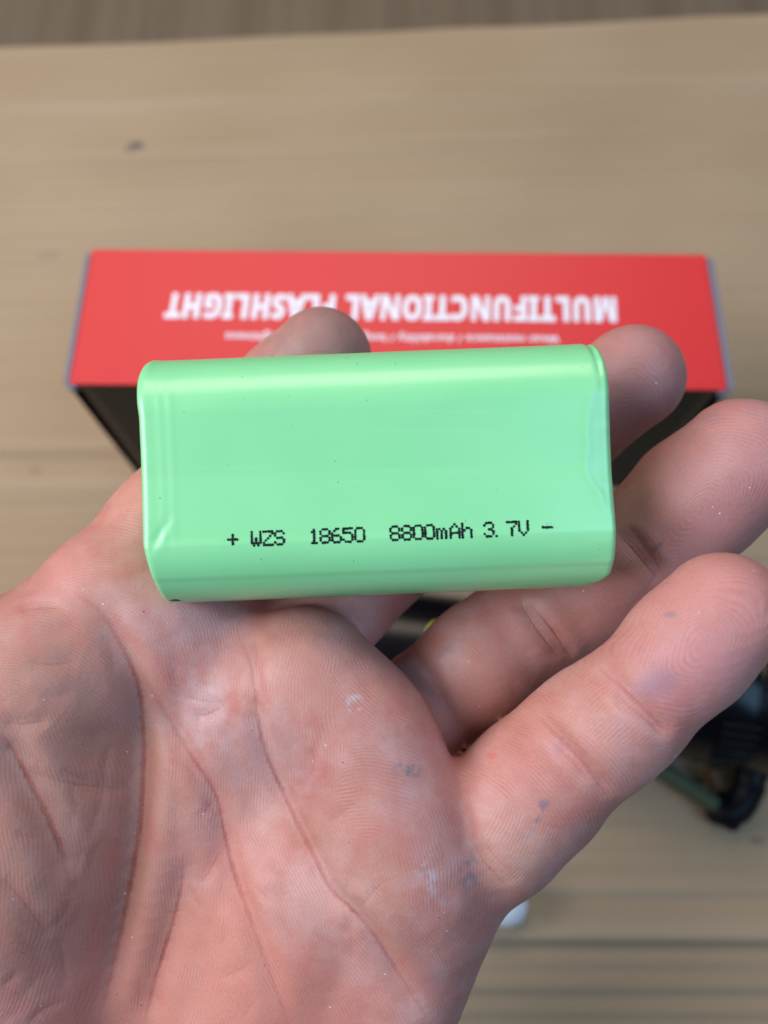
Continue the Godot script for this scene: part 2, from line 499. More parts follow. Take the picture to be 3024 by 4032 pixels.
# outer surface of the shrink wrap in the pack's own axes: x along, y out of the printed face, z down the face
func wrap_point(x: float, share: float) -> Vector3:
	# share 0..1 runs round the stadium, starting at the middle of the printed face and going down it
	var perimeter := 4.0 * BAT_S + TAU * BAT_R
	var l := fposmod(share, 1.0) * perimeter
	var p := Vector2()     # (z, y)
	var n := Vector2()
	if l < BAT_S:
		p = Vector2(l, BAT_R); n = Vector2(0, 1)
	elif l < BAT_S + PI * BAT_R:
		var an := (l - BAT_S) / BAT_R
		n = Vector2(sin(an), cos(an)); p = Vector2(BAT_S, 0) + n * BAT_R
	elif l < 3.0 * BAT_S + PI * BAT_R:
		p = Vector2(BAT_S - (l - BAT_S - PI * BAT_R), -BAT_R); n = Vector2(0, -1)
	elif l < 3.0 * BAT_S + TAU * BAT_R:
		var an := PI + (l - 3.0 * BAT_S - PI * BAT_R) / BAT_R
		n = Vector2(sin(an), cos(an)); p = Vector2(-BAT_S, 0) + n * BAT_R
	else:
		p = Vector2(l - perimeter, BAT_R); n = Vector2(0, 1)
	var out := 0.0
	var z := p.x
	var face := clampf(n.y, 0.0, 1.0)
	# the face bows a little and the film ripples
	out += face * (-0.00025 + 0.00035 * clampf(absf(z) / BAT_S, 0.0, 1.0))
	out += bat_noise.get_noise_3d(x * 0.5, n.x * 0.01 + z * 0.4, n.y * 0.01) * 0.00005
	var near_end := exp(-minf(BAT_HALF - x, BAT_HALF + x) / 0.0035)
	out += near_end * bat_noise.get_noise_3d(x * 2.2, z * 6.0, n.y * 0.02 + 4.0) * (0.00012 if x > 0.0 else 0.00005)
	# ends: the film rounds over the rim
	var right := BAT_HALF - x
	var left := BAT_HALF + x
	var rr := 0.0011
	if right < rr: out -= rr - sqrt(maxf(rr * rr - (rr - right) * (rr - right), 0.0))
	if left < rr: out -= rr - sqrt(maxf(rr * rr - (rr - left) * (rr - left), 0.0))
	# raised bead by the left rim, shoulder line by the right one
	out += 0.00009 * exp(-pow((left - 0.0014) / 0.0006, 2.0)) * clampf(0.2 - n.x, 0.0, 1.0)
	var spot := exp(-pow((n.x + 0.30) / 0.30, 2.0)) * face
	out += spot * (0.00006 * exp(-pow((left - 0.0034) / 0.0004, 2.0)) + 0.00008 * exp(-pow((left - 0.0050) / 0.0005, 2.0)))
	out -= 0.00030 * exp(-pow((right - 0.0013) / 0.0005, 2.0)) * clampf(0.1 - n.x, 0.0, 1.0)
	# right end: the film sinks between the two cells in a lens-shaped dent
	var c := (z + 0.0024) / 0.0105
	if face > 0.0 and absf(c) < 1.0:
		var reach := (0.0040 + 0.0012 * bat_noise.get_noise_2d(z * 2.5, 3.0)) * pow(1.0 - c * c, 0.8) + 0.0002
		var k := clampf(1.0 - right / reach, 0.0, 1.0)
		out -= face * 0.00060 * (1.0 - c * c) * (k - 0.08 * (1.0 - exp(-k / 0.08)))
		out += face * 0.00008 * sqrt(1.0 - c * c) * exp(-pow((right - reach) / 0.0007, 2.0))
	# small pucker low on the left end
	var lp := Vector2(left - 0.0026, z - 0.0082)
	var along := lp.rotated(-0.6)
	out -= face * 0.00014 * exp(-pow(along.x / 0.0005, 2.0) - pow(along.y / 0.0024, 2.0))
	out += face * 0.00006 * exp(-pow((along.x - 0.0011) / 0.0006, 2.0) - pow(along.y / 0.0026, 2.0))
	# overlap of the film along the lower cell
	var an2 := (l - BAT_S) / BAT_R
	if l > BAT_S and l < BAT_S + PI * BAT_R:
		out += 0.00012 * (1.0 - smoothstep(0.60, 0.64, an2))
	p += n * out
	# low corner at the right end is drawn in
	var xx := x
	if right < 0.004 and n.x > 0.7:
		xx -= 0.0022 * smoothstep(0.78, 1.0, n.x) * (1.0 - right / 0.004)
	if left < 0.012 and n.x > -0.7:
		xx += 0.0016 * smoothstep(-0.7, 1.05, n.x) * (1.0 - left / 0.012)
	return Vector3(xx, p.y, p.x)

func build_battery() -> void:
	var middle := at(1479, 1866, 0.1188)
	var roll := deg_to_rad(2.25)
	var bx := eye_right * cos(roll) + eye_up * sin(roll)
	var by := -eye_ahead
	by = (by + eye_up * 0.02).normalized()
	var bz := bx.cross(by).normalized()
	by = bz.cross(bx).normalized()
	var t := Node3D.new()
	t.name = "battery_pack"
	t.transform = Transform3D(Basis(bx, by, bz), middle)
	tag(t, "mint green shrink-wrapped double battery pack lying across the open hand", "battery")
	add_child(t)
	var s := Shape.new()
	var xs := []
	for i in 26: xs.append(-BAT_HALF + 0.0075 * pow(i / 25.0, 1.25))
	for i in range(1, 60): xs.append(lerpf(-BAT_HALF + 0.0075, BAT_HALF - 0.0075, i / 60.0))
	for i in 36: xs.append(BAT_HALF - 0.0075 * pow((35 - i) / 35.0, 1.25))
	var na := 220
	for x in xs:
		for k in na + 1:
			s.v.append(wrap_point(x, float(k) / na))
			s.uv.append(Vector2((x + BAT_HALF) / (2.0 * BAT_HALF), fposmod(float(k) / na + 0.5, 1.0) if k < na else 0.5))
	for i in xs.size() - 1:
		for k in na:
			var p := i * (na + 1) + k
			s.quad(p, p + na + 1, p + na + 2, p + 1)
	# weld the wrap's seam normals
	var nr := s.normals()
	for i in xs.size():
		var n0 := (nr[i * (na + 1)] + nr[i * (na + 1) + na]).normalized()
		nr[i * (na + 1)] = n0
		nr[i * (na + 1) + na] = n0
	var w := 1024
	var h := 512
	var img := Image.create(w, h, false, Image.FORMAT_RGB8)
	var f := noise(51, 0.012, 3)
	var g := noise(52, 0.3, 2)
	for y in h:
		for x in w:
			var k := f.get_noise_2d(x * 0.3, y * 1.4) * 0.5 + g.get_noise_2d(x, y) * 0.08
			img.set_pixel(x, y, Color(0.245, 0.69, 0.322).lerp(Color(0.275, 0.72, 0.342), clampf(0.5 + k, 0, 1)).linear_to_srgb())
	var rng := RandomNumberGenerator.new()
	rng.seed = 9
	for i in 46:
		var cx := rng.randi_range(10, w - 10)
		var cy := rng.randi_range(150, 400)
		var dark := Color(0.03, 0.16, 0.09).lerp(Color(0.16, 0.6, 0.3), rng.randf_range(0.0, 0.9)).linear_to_srgb()
		var len_ := rng.randi_range(1, 3)
		for j in len_:
			img.set_pixel(cx + j, cy + (j / 2 if i % 2 else 0), dark)
	for i in 5:     # hairline scratches along the pack
		var y0 := rng.randf_range(200, 320)
		var xa := rng.randi_range(0, 700)
		for j in rng.randi_range(100, 300):
			var px := xa + j
			var py := int(y0 + j * 0.02)
			img.set_pixel(px, py, img.get_pixel(px, py).lerp(Color(0.75, 1.0, 0.85), 0.09))
	var wrap := paint(Color.WHITE, 0.33, 0.5)
	wrap.albedo_texture = ImageTexture.create_from_image(img)
	wrap.clearcoat_enabled = true
	wrap.clearcoat = 0.5
	wrap.clearcoat_roughness = 0.26
	var body := part("shrink_wrap", s.mesh(nr), wrap, t)
	# ends: the folded film ring and the pale insulator inside it
	for sg in [-1.0, 1.0]:
		var e := Shape.new()
		var ring := 96
		for row in 4:
			for k in ring:
				var p := wrap_point(sg * BAT_HALF, float(k) / ring)
				var q := Vector3(p.x, p.y, p.z)
				var hub := Vector3(p.x, 0, clampf(p.z, -BAT_S, BAT_S))
				q = q.lerp(hub, [0.0, 0.12, 0.34, 0.97][row])
				q.x += sg * [0.0, 0.00035, 0.0001, -0.0006][row]
				e.v.append(q)
				e.uv.append(Vector2(float(k) / ring, row / 3.0))
		for row in 3:
			for k in ring:
				var n := (k + 1) % ring
				if sg > 0:
					e.quad(row * ring + k, (row + 1) * ring + k, (row + 1) * ring + n, row * ring + n)
				else:
					e.quad(row * ring + k, row * ring + n, (row + 1) * ring + n, (row + 1) * ring + k)
		part("end_cap", e.mesh(), wrap, t)
	# dot-matrix print: each dot a tiny disc of ink on the film
	var glyph := {
		"+": ["00000", "00100", "00100", "11111", "00100", "00100", "00000"], "W": ["10001", "10001", "10001", "10101", "10101", "11111", "01010"],
		"Z": ["11111", "00001", "00010", "00100", "01000", "10000", "11111"], "S": ["01110", "10001", "10000", "01110", "00001", "10001", "01110"],
		"1": ["00100", "01100", "00100", "00100", "00100", "00100", "01110"], "8": ["01110", "10001", "10001", "01110", "10001", "10001", "01110"],
		"6": ["00110", "01000", "10000", "11110", "10001", "10001", "01110"], "5": ["11111", "10000", "11110", "00001", "00001", "10001", "01110"],
		"0": ["01110", "10001", "10001", "10001", "10001", "10001", "01110"], "m": ["00000", "00000", "11010", "10101", "10101", "10101", "10101"],
		"A": ["00100", "01010", "10001", "10001", "11111", "10001", "10001"], "h": ["10000", "10000", "10110", "11001", "10001", "10001", "10001"],
		"3": ["01110", "10001", "00001", "00110", "00001", "10001", "01110"], ".": ["00000", "00000", "00000", "00000", "00000", "00000", "01000"],
		"7": ["11111", "00001", "00010", "00100", "00100", "00100", "00100"], "V": ["10001", "10001", "10001", "10001", "10001", "01010", "00100"],
		"-": ["00000", "00000", "00000", "11111", "00000", "00000", "00000"],
	}
	var chars := [["+", 893], ["W", 985], ["Z", 1032], ["S", 1077], ["1", 1213], ["8", 1256], ["6", 1301], ["5", 1346], ["0", 1392], ["8", 1531], ["8", 1577], ["0", 1622], ["0", 1667], ["m", 1714], ["A", 1766], ["h", 1813], ["3", 1900], [".", 1938], ["7", 1990], ["V", 2036], ["-", 2130]]
	var perimeter := 4.0 * BAT_S + TAU * BAT_R
	var mm := 1.0 / 27.7 * 0.001
	var d := Shape.new()
	var up := PackedVector3Array()
	for c in chars:
		for row in 7:
			for col in 5:
				if glyph[c[0]][row][col] != "1": continue
				var px: float = c[1] + col * 8.6 + rng.randf_range(-0.7, 0.7)
				var py: float = 2110.0 - 8.5 * 3.0 + row * 8.6 + rng.randf_range(-0.7, 0.7) + 2.0
				var x := (px - 1479.0) * mm
				var z := (py - 1858.0) * mm
				var r := 0.000205 * rng.randf_range(0.88, 1.1)
				var base := d.v.size()
				for k in 11:
					var dx := 0.0
					var dz := 0.0
					if k > 0:
						dx = cos(TAU * k / 10.0) * r
						dz = sin(TAU * k / 10.0) * r
					var share := (z + dz) / perimeter
					var p := wrap_point(x + dx, share)
					var tz := wrap_point(x + dx, share + 0.002) - wrap_point(x + dx, share - 0.002)
					var n := tz.cross(Vector3.RIGHT).normalized()
					d.v.append(p + n * 0.00003)
					up.append(n)
				for k in 10:
					d.ix.append_array([base, base + 1 + k, base + 1 + (k + 1) % 10])
	part("printed_lettering", d.mesh(up), paint(Color(0.005, 0.010, 0.012), 0.6, 0.3), body)
	# dark scuff low on the left corner
	var sc := Shape.new()
	for k in 12:
		var an := TAU * k / 12.0
		var x := -BAT_HALF + 0.0021 + cos(an) * 0.0009 * (1.0 + 0.3 * sin(an * 3.0))
		var p := wrap_point(x, (BAT_S + BAT_R * (1.18 + sin(an) * 0.045 * (1.0 + 0.6 * cos(an)))) / perimeter)
		sc.v.append(p + Vector3(0, 0.00002, 0.00004))
	for k in range(1, 11): sc.ix.append_array([0, k, k + 1])
	part("scuff_mark", sc.mesh(), paint(Color(0.02, 0.06, 0.04), 0.6, 0.4), body)

# ---------------------------------------------------------------- the hand
# the flesh is a field of tapered bars, blended group by group: 0 palm, 1 ball of the thumb and thumb, 2 index, 3 middle, 4 ring, 5 little finger
var bone_a := PackedVector3Array()
var bone_b := PackedVector3Array()
var bone_r := PackedFloat32Array()
var bone_s := PackedFloat32Array()
var bone_g := PackedInt32Array()
const BLEND := [0.0075, 0.0065, 0.0035, 0.0035, 0.0035, 0.0035]

func bone(g: int, a: Vector3, ra: float, b: Vector3, rb: float) -> void:
	bone_a.append(a)
	bone_b.append(b)
	bone_r.append(ra)
	bone_s.append(rb)
	bone_g.append(g)

func chain(g: int, joints: Array) -> void:
	for i in joints.size() - 1:
		var p: Array = joints[i]
		var q: Array = joints[i + 1]
		bone(g, at(p[0], p[1], p[2]), p[3], at(q[0], q[1], q[2]), q[3])

func ball(g: int, x: float, y: float, depth: float, r: float) -> void:
	var p := at(x, y, depth)
	bone(g, p, r, p + Vector3(0.0002, 0, 0), r)

func flesh(p: Vector3, list: PackedInt32Array) -> float:
	var best := PackedFloat32Array([1.0, 1.0, 1.0, 1.0, 1.0, 1.0])
	for i in list:
		var a := bone_a[i]
		var ab := bone_b[i] - a
		var ap := p - a
		var h := clampf(ap.dot(ab) / ab.length_squared(), 0.0, 1.0)
		var d := (ap - ab * h).length() - lerpf(bone_r[i], bone_s[i], h)
		var g := bone_g[i]
		var o := best[g]
		var k: float = BLEND[g]
		var t := maxf(k - absf(o - d), 0.0)
		best[g] = minf(o, d) - t * t / k * 0.25
	var body := best[0]
	var th := best[1]
	var kk := maxf(0.0030 - absf(body - th), 0.0)
	body = minf(body, th) - kk * kk / 0.0030 * 0.25
	var fingers := best[2]
	for g in [3, 4, 5]:
		var k3 := maxf(0.0014 - absf(fingers - best[g]), 0.0)
		fingers = minf(fingers, best[g]) - k3 * k3 / 0.0014 * 0.25
	var k4 := maxf(0.0022 - absf(body - fingers), 0.0)
	return minf(body, fingers) - k4 * k4 / 0.0022 * 0.25

func skin_at(x: float, y: float, list: PackedInt32Array) -> Vector3:
	var d := (at(x, y, 1.0) - EYE).normalized()
	var t := 0.085
	for i in 60:
		var f := flesh(EYE + d * t, list)
		if f < 0.00005: break
		t += f * 0.9
		if t > 0.2:
			t = 0.13
			break
	return EYE + d * t

const CELL := 0.00085
const SPAN := 8
var field_lo := Vector3()
var field_n := Vector3i()
var blocks: Array = []
var block_out: Array = []

func fill_block(bi: int) -> void:
	var b: Array = blocks[bi]
	var at0: Vector3i = b[0]
	var list: PackedInt32Array = b[1]
	var n := SPAN + 1
	var val := PackedFloat32Array()
	val.resize(n * n * n)
	var base := field_lo + Vector3(at0 * SPAN) * CELL
	var q := 0
	for z in n:
		for y in n:
			for x in n:
				val[q] = flesh(base + Vector3(x, y, z) * CELL, list)
				q += 1
	var pos := PackedVector3Array()
	var ids := PackedInt32Array()
	var masks := PackedInt32Array()
	var off := [0, 1, n, n + 1, n * n, n * n + 1, n * n + n, n * n + n + 1]
	var ends := [[0, 1], [2, 3], [4, 5], [6, 7], [0, 2], [1, 3], [4, 6], [5, 7], [0, 4], [1, 5], [2, 6], [3, 7]]
	for z in SPAN:
		for y in SPAN:
			for x in SPAN:
				var c := (z * n + y) * n + x
				var mask := 0
				for k in 8:
					if val[c + off[k]] < 0.0: mask |= 1 << k
				if mask == 0 or mask == 255: continue
				var sum := Vector3()
				var cnt := 0
				for e in ends:
					var k0: int = e[0]
					var k1: int = e[1]
					if ((mask >> k0) & 1) == ((mask >> k1) & 1): continue
					var v0 := val[c + off[k0]]
					var v1 := val[c + off[k1]]
					var t := v0 / (v0 - v1)
					var p0 := Vector3(k0 & 1, (k0 >> 1) & 1, k0 >> 2)
					var p1 := Vector3(k1 & 1, (k1 >> 1) & 1, k1 >> 2)
					sum += p0.lerp(p1, t)
					cnt += 1
				pos.append(base + (Vector3(x, y, z) + sum / cnt) * CELL)
				var cell := at0 * SPAN + Vector3i(x, y, z)
				ids.append((cell.z * field_n.y + cell.y) * field_n.x + cell.x)
				masks.append(mask)
	block_out[bi] = [pos, ids, masks]

var skin_x0 := -0.078
var skin_z0 := -0.096
const SKIN_LX := 0.150
const SKIN_LZ := 0.150
const SKIN_PX := 1536

func skin_uv(p: Vector3) -> Vector2:
	return Vector2((p.x - skin_x0) / SKIN_LX, (p.z - skin_z0) / SKIN_LZ)

func build_hand() -> void:
	# palm: four metacarpals, the pads below the fingers, the heel
	bone(0, at(520, 2400, 0.1335), 0.0122, at(-20, 4300, 0.137), 0.0150)
	bone(0, at(960, 2740, 0.1340), 0.0130, at(150, 4450, 0.138), 0.0160)
	bone(0, at(1290, 3060, 0.1330), 0.0130, at(420, 4600, 0.137), 0.0160)
	bone(0, at(1660, 3570, 0.1270), 0.0122, at(1260, 4450, 0.131), 0.0134)
	bone(0, at(1260, 4450, 0.131), 0.0130, at(780, 5300, 0.140), 0.0150)
	bone(0, at(1250, 3500, 0.1290), 0.0130, at(850, 4500, 0.132), 0.0150)
	bone(0, at(300, 4600, 0.138), 0.0190, at(-150, 5600, 0.150), 0.0230)
	bone(0, at(700, 4700, 0.137), 0.0180, at(350, 5600, 0.150), 0.0220)
	ball(0, 1190, 2670, 0.1257, 0.0116)
	ball(0, 1430, 2875, 0.1235, 0.0108)
	ball(0, 1535, 3160, 0.1228, 0.0114)
	ball(0, 1625, 3390, 0.1230, 0.0116)
	ball(0, 700, 2480, 0.1320, 0.0120)
	bone(0, at(405, 2380, 0.1320), 0.0112, at(215, 2570, 0.1300), 0.0112)
	# ball of the thumb, thumb
	bone(1, at(20, 3950, 0.1310), 0.0205, at(70, 3250, 0.1295), 0.0200)
	bone(1, at(70, 3250, 0.1295), 0.0200, at(185, 2740, 0.1275), 0.0148)
	bone(1, at(235, 2555, 0.1290), 0.0112, at(-60, 2690, 0.1270), 0.0118)
	bone(1, at(-20, 4300, 0.138), 0.0190, at(20, 3950, 0.1320), 0.0200)
	bone(1, at(-100, 3500, 0.128), 0.0150, at(-140, 2900, 0.1240), 0.0125)
	chain(1, [[-140, 2900, 0.124, 0.0125], [-600, 2520, 0.121, 0.0105], [-820, 2180, 0.120, 0.0098], [-930, 1930, 0.120, 0.0088]])
	# fingers: index, middle, ring, little
	chain(2, [[480, 2345, 0.1330, 0.0121], [690, 2085, 0.1375, 0.0112], [930, 1790, 0.1470, 0.0102], [1070, 1590, 0.1475, 0.0088], [1150, 1510, 0.1445, 0.0086], [1265, 1410, 0.1415, 0.0093]])
	chain(3, [[1000, 2690, 0.1360, 0.0115], [1325, 2362, 0.1405, 0.0096], [1725, 2030, 0.1500, 0.0098], [2000, 1870, 0.1500, 0.0092], [2250, 1690, 0.1475, 0.0088], [2485, 1490, 0.1390, 0.0095]])
	chain(4, [[1310, 3060, 0.1390, 0.0112], [1660, 2805, 0.1385, 0.0095], [1892, 2608, 0.1375, 0.0100], [2110, 2430, 0.1385, 0.0099], [2330, 2290, 0.1370, 0.0101], [2545, 2140, 0.1335, 0.0095], [2733, 1978, 0.1285, 0.0102], [2920, 1818, 0.1235, 0.0100]])
	chain(5, [[1640, 3540, 0.1320, 0.0110], [1965, 3229, 0.1255, 0.0108], [2110, 3090, 0.1225, 0.0104], [2270, 2930, 0.1175, 0.0092], [2390, 2840, 0.1145, 0.0088], [2500, 2765, 0.1115, 0.0077], [2700, 2565, 0.1085, 0.0083], [2845, 2412, 0.1075, 0.0083]])
	var all := PackedInt32Array(range(bone_a.size()))

	# ---- mesh of the field
	var lo := Vector3(1e9, 1e9, 1e9)
	var hi := -lo
	for i in bone_a.size():
		for p in [bone_a[i], bone_b[i]]:
			var r := maxf(bone_r[i], bone_s[i]) + 0.004
			lo = lo.min(p - Vector3(r, r, r))
			hi = hi.max(p + Vector3(r, r, r))
	field_lo = lo
	var nb := Vector3i(((hi - lo) / (CELL * SPAN)).ceil())
	field_n = nb * SPAN
	var reach := CELL * SPAN * 0.5 * sqrt(3.0)
	for z in nb.z:
		for y in nb.y:
			for x in nb.x:
				var c := lo + (Vector3(x, y, z) + Vector3(0.5, 0.5, 0.5)) * CELL * SPAN
				var near := PackedFloat32Array()
				var m := 1e9
				for i in bone_a.size():
					var ab := bone_b[i] - bone_a[i]
					var ap := c - bone_a[i]
					var h := clampf(ap.dot(ab) / ab.length_squared(), 0.0, 1.0)
					var d := (ap - ab * h).length() - lerpf(bone_r[i], bone_s[i], h)
					near.append(d)
					m = minf(m, d)
				if m > reach + 0.003: continue
				var list := PackedInt32Array()
				for i in near.size():
					if near[i] < m + reach * 2.0 + 0.008: list.append(i)
				if flesh(c, list) < -reach * 1.15: continue
				blocks.append([Vector3i(x, y, z), list])
	block_out.resize(blocks.size())
	var task := WorkerThreadPool.add_group_task(fill_block, blocks.size())
	WorkerThreadPool.wait_for_group_task_completion(task)
	var s := Shape.new()
	var where := {}
	var masks := PackedInt32Array()
	var ids := PackedInt32Array()
	for o in block_out:
		var first := s.v.size()
		s.v.append_array(o[0])
		ids.append_array(o[1])
		masks.append_array(o[2])
		var these: PackedInt32Array = o[1]
		for k in these.size():
			where[these[k]] = first + k
	var step := [1, field_n.x, field_n.x * field_n.y]
	for i in ids.size():
		var mk := masks[i]
		var id := ids[i]
		var in0 := mk & 1
		for ax in 3:
			var in1 := (mk >> (1 << ax)) & 1
			if in0 == in1: continue
			var u: int = step[(ax + 1) % 3]
			var w: int = step[(ax + 2) % 3]
			var a: int = where.get(id - u - w, -1)
			var b: int = where.get(id - w, -1)
			var c: int = where.get(id - u, -1)
			if a < 0 or b < 0 or c < 0: continue
			if in0:
				s.quad(a, c, i, b)
			else:
				s.quad(a, b, i, c)
	# ---- creases, traced over the palm: width and depth in millimetres, then the points
	var lines := [
		[1.5, 0.75, [[300, 2335], [385, 2400], [440, 2480], [500, 2600], [540, 2720], [556, 2880], [556, 3050], [540, 3260], [505, 3480], [465, 3680], [420, 3900], [390, 4032]]],
		[1.3, 0.42, [[560, 2660], [620, 2760], [700, 2890], [770, 3000], [850, 3130], [885, 3290], [925, 3450], [970, 3580], [1020, 3720], [1070, 3850], [1140, 4032]]],
		[1.4, 0.45, [[725, 3370], [715, 3480], [690, 3600], [645, 3750], [605, 3880], [570, 4032]]],
		[1.2, 0.45, [[940, 2500], [985, 2600], [1005, 2720], [1012, 2820], [1045, 2960], [1100, 3090], [1170, 3240], [1240, 3380], [1300, 3500], [1390, 3590], [1470, 3680], [1600, 3880], [1680, 4000]]],
		[0.8, 0.22, [[1008, 2505], [1005, 2600], [1000, 2700]]],
		[0.7, 0.18, [[890, 2770], [830, 2810], [770, 2820]]],
		[0.6, 0.16, [[870, 3340], [830, 3430], [790, 3480]]],
		[0.8, 0.20, [[0, 2845], [60, 2850], [120, 2850], [200, 2835]]],
		[1.6, 0.60, [[0, 2880], [40, 2950], [85, 3030], [130, 3120], [210, 3290], [280, 3480]]],
		[0.8, 0.15, [[110, 2600], [180, 2617], [260, 2610], [310, 2590]]],
		[0.8, 0.10, [[160, 2730], [220, 2745], [290, 2710]]],
		[0.6, 0.18, [[70, 2410], [130, 2395], [200, 2390], [280, 2402]]],
		[0.6, 0.16, [[60, 2395], [130, 2370], [230, 2372]]],
		[0.7, 0.16, [[90, 3030], [250, 3080], [400, 3100], [540, 3110]]],
		[0.5, 0.12, [[430, 2920], [410, 3020], [400, 3130], [350, 3300]]],
		[0.9, 0.20, [[0, 3450], [100, 3560], [200, 3700]]],
		# little finger
		[0.9, 0.35, [[2090, 2790], [2150, 2850], [2220, 2920], [2290, 2990], [2350, 3070], [2400, 3140]]],
		[0.8, 0.25, [[2190, 2935], [2250, 2990], [2320, 3080]]],
		[0.9, 0.33, [[2350, 2615], [2430, 2690], [2510, 2765], [2580, 2830], [2650, 2900]]],
		[0.6, 0.18, [[2420, 2720], [2490, 2790], [2570, 2850], [2620, 2920]]],
		[0.8, 0.25, [[1860, 3310], [1905, 3390], [1960, 3450], [2010, 3500]]],
		[0.6, 0.16, [[1905, 3300], [1945, 3370], [2000, 3420], [2050, 3480]]],
		# ring finger
		[0.8, 0.30, [[2080, 2360], [2150, 2440], [2210, 2520], [2260, 2600]]],
		[0.8, 0.28, [[2040, 2350], [2100, 2450], [2160, 2530], [2220, 2600]]],
		[0.8, 0.22, [[1620, 2560], [1680, 2630], [1740, 2730], [1790, 2830]]],
		[0.9, 0.32, [[2430, 2090], [2500, 2170], [2560, 2240], [2620, 2300]]],
		[0.7, 0.20, [[2470, 2070], [2540, 2150], [2600, 2230], [2650, 2260]]],
		[0.8, 0.2, [[1340, 2370], [1400, 2420], [1440, 2480]]],
	]
	# finer crossing wrinkles, scattered over the palm and along the joints
	var wr := RandomNumberGenerator.new()
	wr.seed = 23
	for i in 46:
		var x := wr.randf_range(40, 1650)
		var y := wr.randf_range(2480, 3980)
		if x > 900 + (y - 2480) * 0.75: continue
		var steep := wr.randf_range(-0.5, 0.9) + (1.2 if i % 3 == 0 else 0.0)
		var dir := Vector2(-cos(steep + 0.9), sin(steep + 0.9)) * wr.randf_range(70, 190)
		var bend := Vector2(-dir.y, dir.x) * wr.randf_range(-0.15, 0.15)
		lines.append([0.45, wr.randf_range(0.05, 0.13), [[x, y], [x + dir.x * 0.5 + bend.x, y + dir.y * 0.5 + bend.y], [x + dir.x, y + dir.y]]])
	var folds := []
	for l in lines:
		var pts := PackedVector3Array()
		var curve := Curve2D.new()
		for q in l[2].size():
			var c0 := Vector2(l[2][q][0], l[2][q][1])
			var before: Array = l[2][maxi(q - 1, 0)]
			var after: Array = l[2][mini(q + 1, l[2].size() - 1)]
			var tan_ := (Vector2(after[0], after[1]) - Vector2(before[0], before[1])) / 6.0
			curve.add_point(c0, -tan_, tan_)
		var steps := maxi(3, int(curve.get_baked_length() / 45.0))
		for q in steps + 1:
			var c1 := curve.sample_baked(curve.get_baked_length() * q / steps)
			pts.append(skin_at(c1.x, c1.y, all))
		var blo := pts[0]
		var bhi := pts[0]
		for p in pts:
			blo = blo.min(p)
			bhi = bhi.max(p)
		var grow: Vector3 = Vector3.ONE * (float(l[0]) * 0.004)
		folds.append([l[0] * 0.001, l[1] * 0.001, pts, AABB(blo - grow, bhi - blo + grow * 2.0)])
	var nr := s.normals()
	var lump := noise(61, 120.0, 3)
	var lump2 := noise(62, 42.0, 2)
	for i in s.v.size():
		var p := s.v[i]
		var out := lump.get_noise_3dv(p) * 0.00013 + lump2.get_noise_3dv(p) * 0.00035
		for f in folds:
			var box: AABB = f[3]
			if not box.has_point(p): continue
			var pts: PackedVector3Array = f[2]
			var best := 1.0
			var share := 0.0
			for k in pts.size() - 1:
				var ab := pts[k + 1] - pts[k]
				var h := clampf((p - pts[k]).dot(ab) / maxf(ab.length_squared(), 1e-12), 0.0, 1.0)
				var d := (p - pts[k] - ab * h).length()
				if d < best:
					best = d
					share = (k + h) / (pts.size() - 1)
			var w: float = f[0] * 1.3
			var fade := smoothstep(0.0, 0.15, share) * smoothstep(0.0, 0.15, 1.0 - share)
			out += f[1] * 1.5 * fade * (-exp(-pow(best / w, 2.0)) + 0.3 * exp(-pow((best - w * 2.2) / (w * 1.2), 2.0)))
		s.v[i] = p + nr[i] * out
	for p in s.v:
		s.uv.append(skin_uv(p))
	paint_skin(all, folds)
	var hand := MeshInstance3D.new()
	hand.name = "person"
	hand.mesh = s.mesh()
	hand.material_override = skin
	tag(hand, "open left hand, palm up, fingers curled behind the green battery pack", "person")
	add_child(hand)
	print("hand: %d vertices, %d triangles, %d blocks" % [s.v.size(), s.ix.size() / 3, blocks.size()])
	# one fine hair past the edge of the little finger
	var hz := 0.128
	part("hair_strand", tube([at(2175, 3390, 0.126), at(2150, 3415, hz), at(2140, 3460, hz), at(2100, 3500, hz), at(2050, 3525, hz), at(2000, 3545, 0.127)], 0.00005, 6), paint(Color(0.05, 0.035, 0.02), 0.5, 0.4), hand)

# ---------------------------------------------------------------- skin: colour and fine relief, laid out on a level plan of the hand
var skin: StandardMaterial3D
var zone_c := PackedVector2Array()   # where a field of ridges sits on the plan
var zone_r := PackedFloat32Array()
var zone_o := PackedVector2Array()   # the centre its ridges curve round
var zone_k := PackedVector2Array()   # its long direction
var zone_e := PackedFloat32Array()   # how stretched its rings are
var ridge_rows: Array = []
var plan_cover := PackedByteArray()
var warp_a := noise(71, 70.0, 2)
var warp_b := noise(72, 260.0, 2)
var fine := noise(73, 1500.0, 2)
var patchy := noise(74, 700.0, 2)

func flat2(p: Vector3) -> Vector2:
	return Vector2(p.x, p.z)

